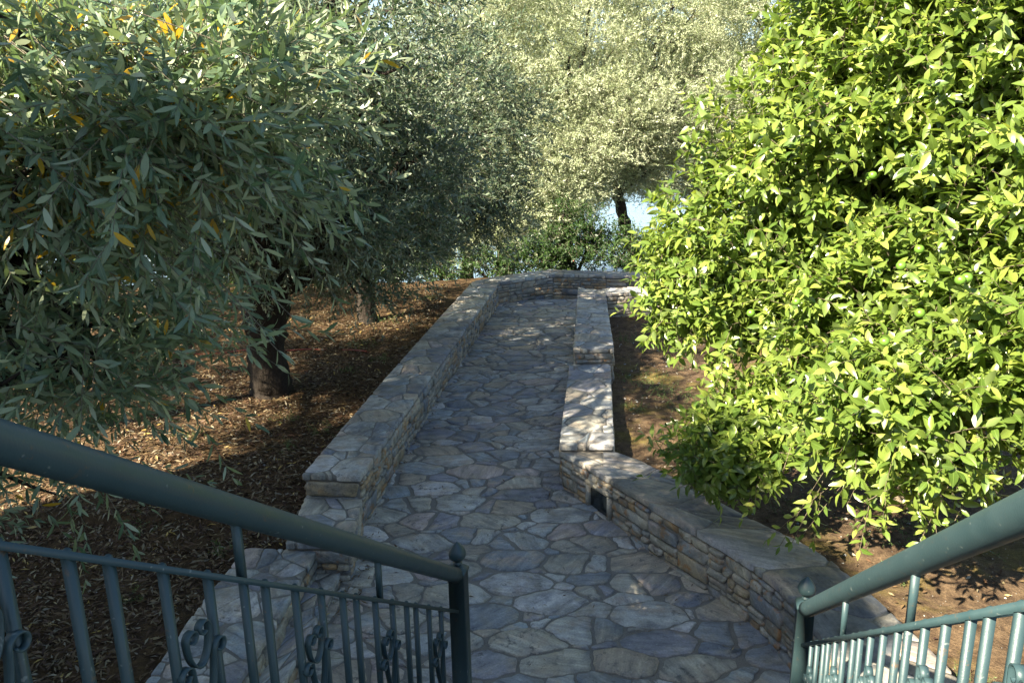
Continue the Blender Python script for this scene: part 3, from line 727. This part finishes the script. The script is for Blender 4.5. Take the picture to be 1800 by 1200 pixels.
def tree(name, loc, label, cat, blobs, P, mats, barkmat, trunk, seed, group=None, thin=.5, extra=None):
    """trunk: list of (x,y,z,r) points; last = fork. Thing > trunk, crown"""
    rs = np.random.RandomState(seed); root = empty(name, loc, label, cat, group)
    mb, CL = crown_mesh(blobs, rs, P)
    tb = MB(); tp = [np.array(t[:3]) for t in trunk]; rr = [t[3] for t in trunk]
    # smooth gnarled trunk
    PP = []; RR = []
    for i in range(len(tp)-1):
        for t in np.linspace(0, 1, 6, endpoint=False): PP.append(tp[i]*(1-t)+tp[i+1]*t+rs.randn(3)*.004); RR.append((rr[i]*(1-t)+rr[i+1]*t)*(1+.05*rs.randn()))
    PP.append(tp[-1]); RR.append(rr[-1])
    tube(tb, PP, RR, 18)
    V = tb.v[-1]; V[:, :2] += (vnoise(V, 9.)[:, None]*rr[0]*.28)
    fork = tp[-1]
    for c, cc in CL:
        base = fork+(c-fork)*.02; L = np.linalg.norm(c-fork)
        if L > .25: limb(tb, base, c, rr[-1]*.62, rr[-1]*.25, rs, .06, 9, 9, .07)
        idx = rs.choice(len(cc), max(1, int(len(cc)*thin)), replace=False)
        for i in idx:
            t = rs.rand()*.5; limb(tb, fork*(t*.8)+c*(1-t*.8), cc[i], rr[-1]*.16, .004, rs, .05, 5, 6, .08)
    shift(tb.build('trunk', barkmat, smooth=True), root)
    if extra: extra(mb, rs)
    shift(mb.build('crown', mats), root)
    return root

OLN = dict(cr=.27, per=8, out=.75, rand=.4, up=.10, sl=.34, K=10, leaf=.074, w=.225, ang=.66, jit=.2, droop=.22, kind='long', twig=.0018, bend=.15, fold=.12, upb=.15)
# big olive close by on the left: foliage hangs into the view, trunk left of it
ycen = np.array([-1.35, 2.75, 3.0])
def yel(B): return np.where(np.linalg.norm(B-ycen, axis=1) < .6, .09, .01)
PN = dict(OLN, yellow=yel)
def long_shoots(specs, leaf=.074):
    def f(mb, rs):
        specs2 = [((x-.25, 2.42+.1*rs.rand(), z+.16), (x+.22, 2.2+.15*rs.rand(), z-.10-.12*rs.rand())) for x, z in zip(rs.uniform(-1.35, -.80, 26), rs.uniform(2.5, 3.15, 26))]; specs_ = specs+specs2
        P = np.array([s[0] for s in specs_], float); Q = np.array([s[1] for s in specs_], float)
        L = np.linalg.norm(Q-P, axis=1)
        sprays(mb, P, Q-P, L, 11, leaf, .20, .62, .12, 'long', rs, bend=.12, fold=.12, twig=.0024)
    return f
shoots = [((-1.15,2.3,3.0),(-.60,2.35,2.86)), ((-1.1,2.3,2.85),(-.66,2.3,2.72)), ((-1.3,2.4,2.62),(-.85,2.3,2.40)), ((-1.15,2.3,3.25),(-.62,2.35,3.12)),
          ((-1.0,2.4,3.1),(-.55,2.3,2.95)), ((-1.5,2.4,2.35),(-1.05,2.35,2.15)), ((-1.1,2.5,2.72),(-.75,2.35,2.50)), ((-1.3,2.2,2.9),(-1.0,2.1,2.7))]
tree('olive_tree', (-2.9, 3.5, .2), 'nearest olive tree with silvery leaves and some yellow ones, filling the upper left', 'tree',
     [(-1.45,2.75,2.92,.75,.5,.42,66), (-1.78,3.0,2.45,.72,.55,.60,56), (-1.5,2.62,2.18,.30,.28,.22,13), (-2.3,3.4,3.0,.9,.8,.7,46), (-1.35,3.1,3.1,.8,.55,.22,30), (-2.35,3.3,1.65,.55,.5,.5,18), (-3.3,3.9,2.7,1.0,.8,.7,14), (-2.2,4.5,3.75,.8,.7,.5,46), (-1.5,1.9,3.38,.3,.2,.14,6), (-.96,2.62,2.94,.42,.36,.28,32)],
     PN, [m_olive, m_twig], m_bark, [(-2.95,3.5,.1,.24), (-2.9,3.5,.5,.17), (-2.8,3.45,1.1,.15), (-2.7,3.4,1.6,.14)], 31, 'olive trees beside the path', .3, long_shoots(shoots))
OL1 = dict(OLN, cr=.34, per=10, sl=.27, K=8, leaf=.070, w=.25, up=.1)
tree('olive_tree', (-2.54, 8.2, .2), 'shaded olive tree with a thick trunk standing left of the long wall', 'tree',
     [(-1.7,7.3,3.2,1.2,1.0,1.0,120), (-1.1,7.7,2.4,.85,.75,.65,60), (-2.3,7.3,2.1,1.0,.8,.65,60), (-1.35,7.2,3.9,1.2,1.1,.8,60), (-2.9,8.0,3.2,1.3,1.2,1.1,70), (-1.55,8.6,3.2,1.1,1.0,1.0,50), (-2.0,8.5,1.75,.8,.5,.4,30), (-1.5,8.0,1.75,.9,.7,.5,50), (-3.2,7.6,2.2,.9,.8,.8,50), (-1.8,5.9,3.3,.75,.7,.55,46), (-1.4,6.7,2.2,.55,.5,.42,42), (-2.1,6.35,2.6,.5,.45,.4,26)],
     OL1, [m_olive_shaded, m_twig], m_bark, [(-2.55,8.22,.1,.225), (-2.54,8.2,.35,.205), (-2.52,8.2,.9,.195), (-2.42,8.15,1.35,.20)], 32, 'olive trees beside the path', .3)
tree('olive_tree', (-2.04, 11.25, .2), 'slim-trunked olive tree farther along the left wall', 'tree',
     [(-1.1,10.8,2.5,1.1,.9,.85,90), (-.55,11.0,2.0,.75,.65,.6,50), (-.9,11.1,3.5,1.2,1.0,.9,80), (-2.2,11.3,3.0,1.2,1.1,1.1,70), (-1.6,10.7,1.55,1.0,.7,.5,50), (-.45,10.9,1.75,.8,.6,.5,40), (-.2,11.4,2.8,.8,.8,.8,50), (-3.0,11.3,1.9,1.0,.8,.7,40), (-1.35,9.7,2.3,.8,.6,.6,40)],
     dict(OL1, per=10, leaf=.08, K=7), [m_olive_shaded, m_twig], m_bark, [(-2.04,11.25,.1,.16), (-2.04,11.25,.4,.115), (-2.0,11.2,1.5,.11)], 33, 'olive trees beside the path', .25)
# citrus tree on the right
CP = dict(cr=.22, per=15, out=.55, rand=.5, up=.30, sl=.17, K=8, leaf=.098, w=.42, ang=.95, droop=.16, kind='broad', twig=.0026, bend=.30, fold=.28, whorl=True, upb=.45)
def citrus_shoots(mb, rs):
    sp = [((1.35,5.2,.95),(.97,4.95,.98)), ((1.4,5.0,.95),(1.03,4.85,.80)), ((1.6,4.6,.95),(1.3,4.4,.72)), ((1.75,4.3,.9),(1.55,4.15,.62)), ((1.3,5.6,1.6),(.95,5.4,1.52)),
          ((1.25,5.6,1.9),(.86,5.5,1.78)), ((1.5,5.1,1.35),(1.25,5.0,1.25)), ((1.9,3.9,1.1),(1.75,3.7,.98)), ((2.1,3.7,1.1),(2.0,3.5,1.02)), ((1.45,5.7,2.95),(1.2,5.5,3.1))]
    for k in range(5):
        P = np.array([s[0] for s in sp], float)+rs.randn(len(sp), 3)*.06; Q = np.array([s[1] for s in sp], float)+rs.randn(len(sp), 3)*.07
        sprays(mb, P, Q-P, np.linalg.norm(Q-P, axis=1), 12, .082, .38, .95, .1, 'broad', rs, bend=.2, fold=.28, twig=.003, whorl=True, upb=.45)
cit = tree('citrus_tree', (2.75, 5.3, .25), 'bright green citrus tree with small unripe fruit on the right', 'tree',
     [(1.75,5.5,2.2,.80,.6,.65,95), (2.2,5.1,2.7,.85,.7,.8,110), (1.45,5.45,1.75,.5,.4,.35,34), (2.3,4.6,1.75,.75,.6,.6,90), (2.55,5.3,3.6,1.0,.9,.75,100), (2.1,3.95,1.56,.55,.5,.46,52),
      (1.62,4.95,1.08,.38,.33,.18,22), (1.33,4.72,.90,.26,.24,.15,20), (2.9,4.4,2.5,.9,.8,1.0,110), (2.45,4.7,1.25,.45,.4,.25,16), (3.2,5.4,2.9,1.1,1.0,1.2,50), (2.6,3.6,1.9,.5,.5,.6,36), (2.4,4.7,3.3,.5,.4,.4,34), (2.75,4.6,3.65,.5,.45,.4,30)],
     CP, [m_citrus, m_ctwig], m_ctwig, [(2.75,5.3,.1,.15), (2.74,5.28,.35,.10), (2.65,5.2,.9,.085)], 41, None, .22, citrus_shoots)
def fruit(p, r, proto=[]):
    if not proto:
        mb = MB(); nu, nv = 16, 10; V = []
        for i in range(nv+1):
            a = pi*i/nv
            for j in range(nu): V.append((sin(a)*cos(2*pi*j/nu), sin(a)*sin(2*pi*j/nu), cos(a)*(.94 if cos(a) > 0 else .97)-.05*math.exp(-(a/.35)**2)))
        mb.faces(V, [(i*nu+j, (i+1)*nu+j, (i+1)*nu+(j+1) % nu, i*nu+(j+1) % nu) for i in range(nv) for j in range(nu)])
        o = mb.build('fruit', m_fruit, smooth=True); proto.append(o)
    else: o = proto[0].copy(); COL.objects.link(o)
    o.parent = cit; o.location = np.array(p)-np.array(cit.location); o.scale = (r, r, r)
def px(u, v, d):
    c = RW@(np.array([(u-900)/1440, (v-600)/1440, 1.])*d); return (c[0], c[1], c[2]+CAM_H)
for u_, v_, d_ in ((1584,467,3.95),(1616,438,4.05),(1617,550,3.75),(1688,492,3.6),(1700,488,3.62),(1534,308,4.5),(1363,241,5.1),(1346,275,5.1),(1486,24,4.9),(1528,310,4.6),(1555,600,3.9),(1320,550,4.6),(1530,228,4.7),(1400,530,4.6),(1381,318,5.0)):
    fruit(px(u_, v_, d_-.12), .023)
# ------------------------------------------------------------------ olive trees behind the end of the path
FAR = dict(cr=.42, per=19, out=.45, rand=.45, up=.35, sl=.34, K=9, leaf=.072, w=.26, ang=.7, droop=.1, kind='far', twig=.003, bend=.1, fold=.1, upb=.1)
GB = 'pale olive trees by the shore'
def bgtree(loc, s, rz, label, seed, blobs, trunk): 
    return tree('olive_tree', loc, label, 'tree', [(loc[0]+b[0]*s, loc[1]+b[1]*s, loc[2]+b[2]*s, b[3]*s, b[4]*s, b[5]*s, b[6]) for b in blobs],
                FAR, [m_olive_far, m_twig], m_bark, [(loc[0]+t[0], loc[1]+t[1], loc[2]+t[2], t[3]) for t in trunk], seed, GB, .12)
B1 = [(0,0,4.9,1.7,1.5,1.5,110), (-1.2,.2,3.7,1.1,1.1,.9,60), (1.1,-.2,3.9,1.3,1.2,1.0,80), (.2,.3,6.6,1.3,1.2,1.2,70), (.2,-.7,3.2,.9,.8,.55,30), (-.75,-.3,2.6,.6,.5,.5,22), (.35,-.5,2.5,.3,.3,.3,8)]
bgtree((1.25,17.2,-.75), 1.0, 0, 'pale olive tree with a dark upright trunk beyond the far wall, water showing beside it', 51, B1,
       [(0.05,0,-.1,.16), (.03,0,.4,.11), (-.03,0,1.3,.10), (.05,0,2.4,.09)])
B2 = [(.4,0,4.6,1.9,1.6,1.5,130), (1.7,-.2,3.9,1.3,1.2,1.1,80), (-.7,.1,3.3,1.0,1.0,.8,60), (.5,0,6.3,1.5,1.3,1.3,90), (.1,-.5,3.0,.9,.8,.55,34)]
t2 = bgtree((3.0,18.3,-1.1), 1.0, 0, 'pale olive tree with a trunk leaning left beyond the far wall', 52, B2,
       [(.10,0,-.1,.19), (-.0,0,.5,.14), (-.35,0,1.5,.12), (-.62,0,2.4,.11)])
def copy_tree(root, loc, rz, s, label):
    r = root.copy(); COL.objects.link(r); r.location = loc; r.rotation_euler = (0, 0, rz); r.scale = (s, s, s); r['label'] = label
    for ch in root.children:
        c = ch.copy(); COL.objects.link(c); c.parent = r
    return r
B3 = [(0,0,4.0,1.7,1.3,1.4,110), (1.0,-.3,2.4,1.0,.9,.9,80), (-1.2,-.2,2.6,1.2,1.0,1.0,80), (.9,-.6,1.5,.8,.6,.5,40), (-.6,-.6,1.3,1.0,.7,.5,50), (.2,.2,5.8,1.5,1.2,1.2,80), (-1.9,0,1.5,.8,.7,.5,36), (1.55,-.2,1.75,.7,.6,.6,44), (2.1,-.2,2.3,.5,.5,.4,16)]
t3 = bgtree((-.9,16.4,-.5), 1.0, 0, 'pale olive tree with low branches showing right above the bend of the long left wall', 53, B3, [(.1,0,-.1,.17), (0,0,.4,.12), (.1,0,1.4,.11)])
copy_tree(t3, (-4.6,15.4,-.2), .9, 1.0, 'low-branched olive tree seen through the gap above the slim-trunked olive')
copy_tree(t3, (-8.4,13.2,0), 3.6, 1.0, 'low-branched olive tree at the far left behind the thick-trunked olive')
copy_tree(t3, (-.2,24,-1.7), 4.0, 1.5, 'tall pale olive tree rising behind all the others in the middle')
copy_tree(t2, (4.9,21.0,-2.0), 3.6, 1.15, 'farthest pale olive tree, its top showing beside the citrus tree')
copy_tree(t2, (1.6,22.5,-2.2), 1.1, 1.20, 'tall pale olive tree rising in the middle behind the two trunks')
copy_tree(t2, (7.0,15.5,-.5), 5.2, 1.0, 'olive tree hidden behind the right half of the citrus tree')
bgtree((-6.2,5.0,.2), 1, 0, 'unseen olive tree beside the house, added to shade the thick-trunked olive', 54, [(0,-.8,5.6,1.0,1.4,1.0,95), (.1,.9,5.2,1.0,1.0,.9,50), (.2,-1.7,4.4,.7,.6,.45,22), (0,0,4.7,.7,.6,.4,26)], [(0,0,-.1,.2), (0,0,.4,.13), (0,0,4.4,.1)])  # out-of-view crown added to block sun from the thick-trunked olive and path
bgtree((-7.6,8.4,.2), 1, 0, 'unseen olive tree left of the garden bed, added to dapple the soil', 55, [(0,0,4.3,1.5,1.4,1.0,60), (.5,1.6,4.0,1.2,1.1,.8,40), (.5,-2.1,4.3,1.1,1.1,.7,44), (.2,-3.8,4.3,.9,.8,.6,24)], [(0,0,-.1,.2), (0,0,.4,.13), (0,0,3.0,.1)])  # out-of-view crowns added to break up sun on the left soil
for i, (p, rz, s, lb) in enumerate((((6.9,20.5,-2.0), 2.0, 1.5, 'tall pale olive tree showing at the top beside the citrus tree'),)):
    copy_tree(t2, p, rz, s, lb)
# shrubs beyond the far wall
SH = dict(cr=.22, per=9, out=.5, rand=.5, up=.35, sl=.22, K=6, leaf=.075, w=.42, ang=.9, droop=.1, kind='far', twig=.003, bend=.15, fold=.2)
def shrub(loc, blobs, label, seed, red=0.):
    rs = np.random.RandomState(seed); root = empty('shrub', loc, label, 'shrub', 'shrubs behind the far wall')
    P = dict(SH)
    if red: P['yellow'] = lambda B: np.where(np.linalg.norm(B-np.array([loc[0]+.05, loc[1]-.5, loc[2]+red]), axis=1) < .14, .4, .0)
    mb, CL = crown_mesh([(loc[0]+b[0], loc[1]+b[1], loc[2]+b[2], *b[3:]) for b in blobs], rs, P)
    tb = MB()
    for c, cc in CL:
        limb(tb, loc, c, .04, .02, rs)
        for q in cc[::3]: limb(tb, c, q, .012, .004, rs, n=5)
    shift(tb.build('stem', m_bark), root); shift(mb.build('foliage', [m_shrub, m_twig]), root)
shrub((1.2,15.3,-.2), [(0,0,.8,.75,.5,.5,60), (-.65,0,.65,.5,.45,.45,36), (.2,0,1.15,.45,.35,.35,22), (-.2,0,1.45,.3,.3,.3,9)], 'dark green shrub behind the far wall with a few red leaves', 61, .62)
shrub((2.35,15.2,-.2), [(0,0,.75,.6,.5,.5,50), (.3,0,.45,.6,.5,.35,26), (-.2,.1,1.05,.3,.3,.25,10)], 'dark green shrub behind the far wall below the leaning trunk', 62)
shrub((-.15,15.0,-.1), [(0,0,.55,.45,.4,.32,24), (-.5,0,.5,.4,.4,.3,18)], 'small yellow-green shrub behind the bend of the long left wall', 63)
shrub((-1.25,14.5,.1), [(0,0,.35,.35,.3,.26,16)], 'low green shrub at the end of the left garden bed', 64, .25)
for k, (x, y) in enumerate(((-2.6,14.6), (-4.0,14.2), (-5.6,14.4), (-7.4,13.8), (-9.2,13.5))):
    shrub((x, y, .1), [(0,0,.45,.8,.5,.45,40), (.6,.1,.4,.5,.4,.36,24)], 'low green shrub behind the left garden bed, '+('nearest the long wall', 'second from the wall', 'third from the wall', 'fourth from the wall', 'farthest from the wall')[k], 70+k)
shrub((3.9,14.6,0), [(0,0,.8,.8,.6,.6,44), (.9,0,.8,.8,.6,.6,44)], 'shrub behind the far wall, mostly behind the citrus tree', 65)

# ------------------------------------------------------------------ ground litter, weeds
def scatter_litter():
    rs = np.random.RandomState(9); n = 95000
    x = rs.uniform(-7.5, -1.0, n*2); y = 2.6+11.2*rs.rand(n*2)**1.35
    l = np.interp(y, LW[:, 0], LW[:, 1])-.16; dens = .45+.55*(vnoise(np.stack([x, y, 0*x], -1), 1.1) > -.25)
    k = (x < l) & (rs.rand(n*2) < dens); x, y = x[k][:n], y[k][:n]
    z = soil_z(x, y)+.004+.03*rs.rand(len(x))**2
    a = rs.rand(len(x))*2*pi; d = np.stack([np.cos(a), np.sin(a), rs.randn(len(x))*.22], -1); no = UP+rs.randn(len(x), 3)*.38
    mb = MB(); L = .064*(.55+.6*rs.rand(len(x)))
    leaves(mb, np.stack([x, y, z], -1), nrm(d), no, L, L*.24, 'far', rs, 0, np.clip(rs.rand(len(x))**1.2, 0, 1), .3, .3)
    tag(mb.build('leaf_litter', m_litter), 'brown and silvery fallen olive leaves covering the left garden bed', None, None, 'stuff')
    # right side, sparse
    mb = MB(); n = 2600; x = rs.uniform(1.0, 6.5, n); y = rs.uniform(2.8, 11.2, n); k = x > np.interp(y, RWL[:, 0], RWL[:, 1])+.24; x, y = x[k], y[k]; n = len(x)
    a = rs.rand(n)*2*pi; d = np.stack([np.cos(a), np.sin(a), rs.randn(n)*.2], -1); L = .045*(.5+.7*rs.rand(n))
    leaves(mb, np.stack([x, y, soil_z(x, y)+.006+.015*rs.rand(n)], -1), nrm(d), UP+rs.randn(n, 3)*.4, L, L*.35, 'far', rs, 0, rs.rand(n), .3, .3)
    # few on the paving, gathered at the wall feet
    n = 420; y = rs.uniform(3.6, 12.6, n); l = np.interp(y, LW[:, 0], LW[:, 1])+.25; r = np.interp(y, RWL[:, 0], RWL[:, 1])-.24
    t = rs.rand(n); t = np.where(rs.rand(n) < .55, t**5, np.where(rs.rand(n) < .4, 1-t**5, t)); x = l+(r-l)*t
    a = rs.rand(n)*2*pi; d = np.stack([np.cos(a), np.sin(a), rs.randn(n)*.12], -1); L = .042*(.5+.7*rs.rand(n))
    leaves(mb, np.stack([x, y, zpath(y)+.016+.008*rs.rand(n)], -1), nrm(d), UP+rs.randn(n, 3)*.3, L, L*.22, 'far', rs, 0, rs.rand(n), .3, .3)
    n = 120; x = rs.uniform(-1.13, -.98, n)+.04*rs.randn(n); y = rs.choice([4.55, 4.9, 5.2], n)+.12*rs.randn(n)
    a = rs.rand(n)*2*pi; d = np.stack([np.cos(a), np.sin(a), rs.randn(n)*.3], -1); L = .05*(.6+.6*rs.rand(n))
    leaves(mb, np.stack([x, y, zpath(y)+.02+.02*rs.rand(n)], -1), nrm(d), UP+rs.randn(n, 3)*.5, L, L*.2, 'far', rs, 0, .35+.5*rs.rand(n), .3, .3)
    tag(mb.build('fallen_leaves', m_litter), 'scattered dry leaves on the paving and the right garden bed', None, None, 'stuff')
scatter_litter()
def scatter_weeds():
    rs = np.random.RandomState(12); mb = MB()
    cl = [(1.35,8.3,.30),(1.42,7.85,.22),(1.45,7.6,.2),(1.65,7.35,.28),(1.9,7.2,.22),(1.6,6.1,.2),(1.95,5.15,.22),(1.75,5.55,.16),(2.35,4.75,.28),(2.75,4.85,.30),(1.95,8.6,.15),(2.2,4.2,.12),(2.05,3.3,.14),
          (1.2,7.2,.13),(2.5,9.0,.2),(1.5,9.8,.2),(-1.55,9.3,.15),(-1.9,10.1,.2),(-2.2,7.35,.16),(-1.85,8.9,.13),(-1.75,7.0,.14),(-1.95,6.6,.10),(-1.7,11.3,.2),(-2.9,6.9,.14),(-1.9,4.9,.12),(-2.6,5.2,.12),(-1.25,12.6,.2),(-3.6,6.0,.14),(-2.35,4.35,.1)]
    for x, y, r in cl:
        m = int(26*r/.2); a = rs.rand(m)*2*pi; q = r*np.sqrt(rs.rand(m)); bx = x+q*np.cos(a); by = y+q*np.sin(a); b = np.stack([bx, by, soil_z(bx, by)], -1)
        D = nrm(rs.randn(m, 3)*.7+UP*.45*(1 if r < .2 else .6)); D[:, 2] = np.abs(D[:, 2])
        sprays(mb, b, D, .05+.10*rs.rand(m)*(r/.2), 6, .022, .3, .8, .1, 'far', rs, twig=.0012)
    tag(mb.build('weeds', [m_weed, m_weed]), 'small green weeds growing in the soil of the garden beds', None, None, 'stuff')
    mb = MB(); n = 900; x = rs.uniform(1.0, 5, n); y = rs.uniform(3, 11, n); k = x > np.interp(y, RWL[:, 0], RWL[:, 1])+.25; x, y = x[k], y[k]
    x = np.concatenate([x, rs.uniform(-4, -1.3, 160)]); y = np.concatenate([y, rs.uniform(4, 11, 160)]); k = (x > 0) | (x < np.interp(y, LW[:, 0], LW[:, 1])-.25); x, y = x[k], y[k]
    ico = np.array([(1,0,0),(-1,0,0),(0,1,0),(0,-1,0),(0,0,1),(0,0,-1)], float); F = [(0,2,4),(2,1,4),(1,3,4),(3,0,4),(2,0,5),(1,2,5),(3,1,5),(0,3,5)]
    for a, b, c in zip(x, y, soil_z(x, y)):
        s = .004+.016*rs.rand()**3; mb.faces(ico*s*(.6+.7*rs.rand(6, 1))*[1, 1, .6]+[a, b, c+s*.2], F, 0, rs.rand())
    tag(mb.build('gravel', m_cap), 'small pale pebbles lying on the soil', None, None, 'stuff')
scatter_weeds()
def mk_hose():
    mb = MB(); xs = np.linspace(-5.2, -1.75, 40); P = [(x, 9.75+.12*sin(x*1.7)+.05*sin(x*5), float(soil_z(x, 9.75))+.006+.012*sin(x*9)) for x in xs]
    tube(mb, P, .009, 8); tag(mb.build('garden_hose', m_hose, smooth=True), 'thin red hose lying on the soil behind the thick olive trunk', 'hose')
mk_hose()

# ------------------------------------------------------------------ house behind and left of the viewer: its wall and eaves shade the path
def mk_house():
    # unseen body, narrow wing and tall block, shaped for the shade they cast
    x1 = -6.0; root = empty('house', (-8, -4, 0), 'unseen plastered house with tiled roofs, its blocks shaped to cast shade on the garden', 'house')
    def block(xa, xb, ya, yb, zt, rise):
        mb = MB(); box(mb, ((xa+xb)/2, (ya+yb)/2, zt/2-.1), ((xb-xa)/2-.15, (yb-ya)/2-.15, zt/2-.02)); shift(mb.build('wall', m_plaster), root)
        z = zt-.14; k = min(xb-xa, yb-ya)/2; cx = (xa+xb)/2
        V = [(xa,ya,z),(xb,ya,z),(xb,yb,z),(xa,yb,z),(cx,ya+k,z+rise),(cx,yb-k,z+rise)]+[(xa,ya,z+.12),(xb,ya,z+.12),(xb,yb,z+.12),(xa,yb,z+.12)]
        mb = MB(); mb.faces(V, [(3,2,1,0),(0,1,7,6),(1,2,8,7),(2,3,9,8),(3,0,6,9),(6,7,4),(7,8,5,4),(8,9,5),(9,6,4,5)]); shift(mb.build('roof', m_tile), root)
    block(-6.95, -5.95, -2.58, 2.62, HOUSE_Z, .2)
    block(-7.3, -5.95, -3.55, -2.6, HOUSE_Z+1.64, .3)  # tall block added only to shade the near end of the curved wall
    block(-13.5, -5.95, -14., -3.57, HOUSE_Z+1.19, 1.2)
    for yy, zz in ((-11, 1.9), (-8, 1.9), (-4.5, 1.9), (.2, 1.9), (-11, 5.3), (-8, 5.3), (-4.5, 5.3), (.2, 5.0)):
        mb = MB(); box(mb, (x1-.08, yy, zz), (.06, .55, .75)); f = shift(mb.build('window', m_wood), root)
        mb = MB(); box(mb, (x1-.015, yy, zz), (.01, .46, .66)); g = shift(mb.build('pane', m_glass), root); g.parent = f
HOUSE_Z = 7.36
mk_house()
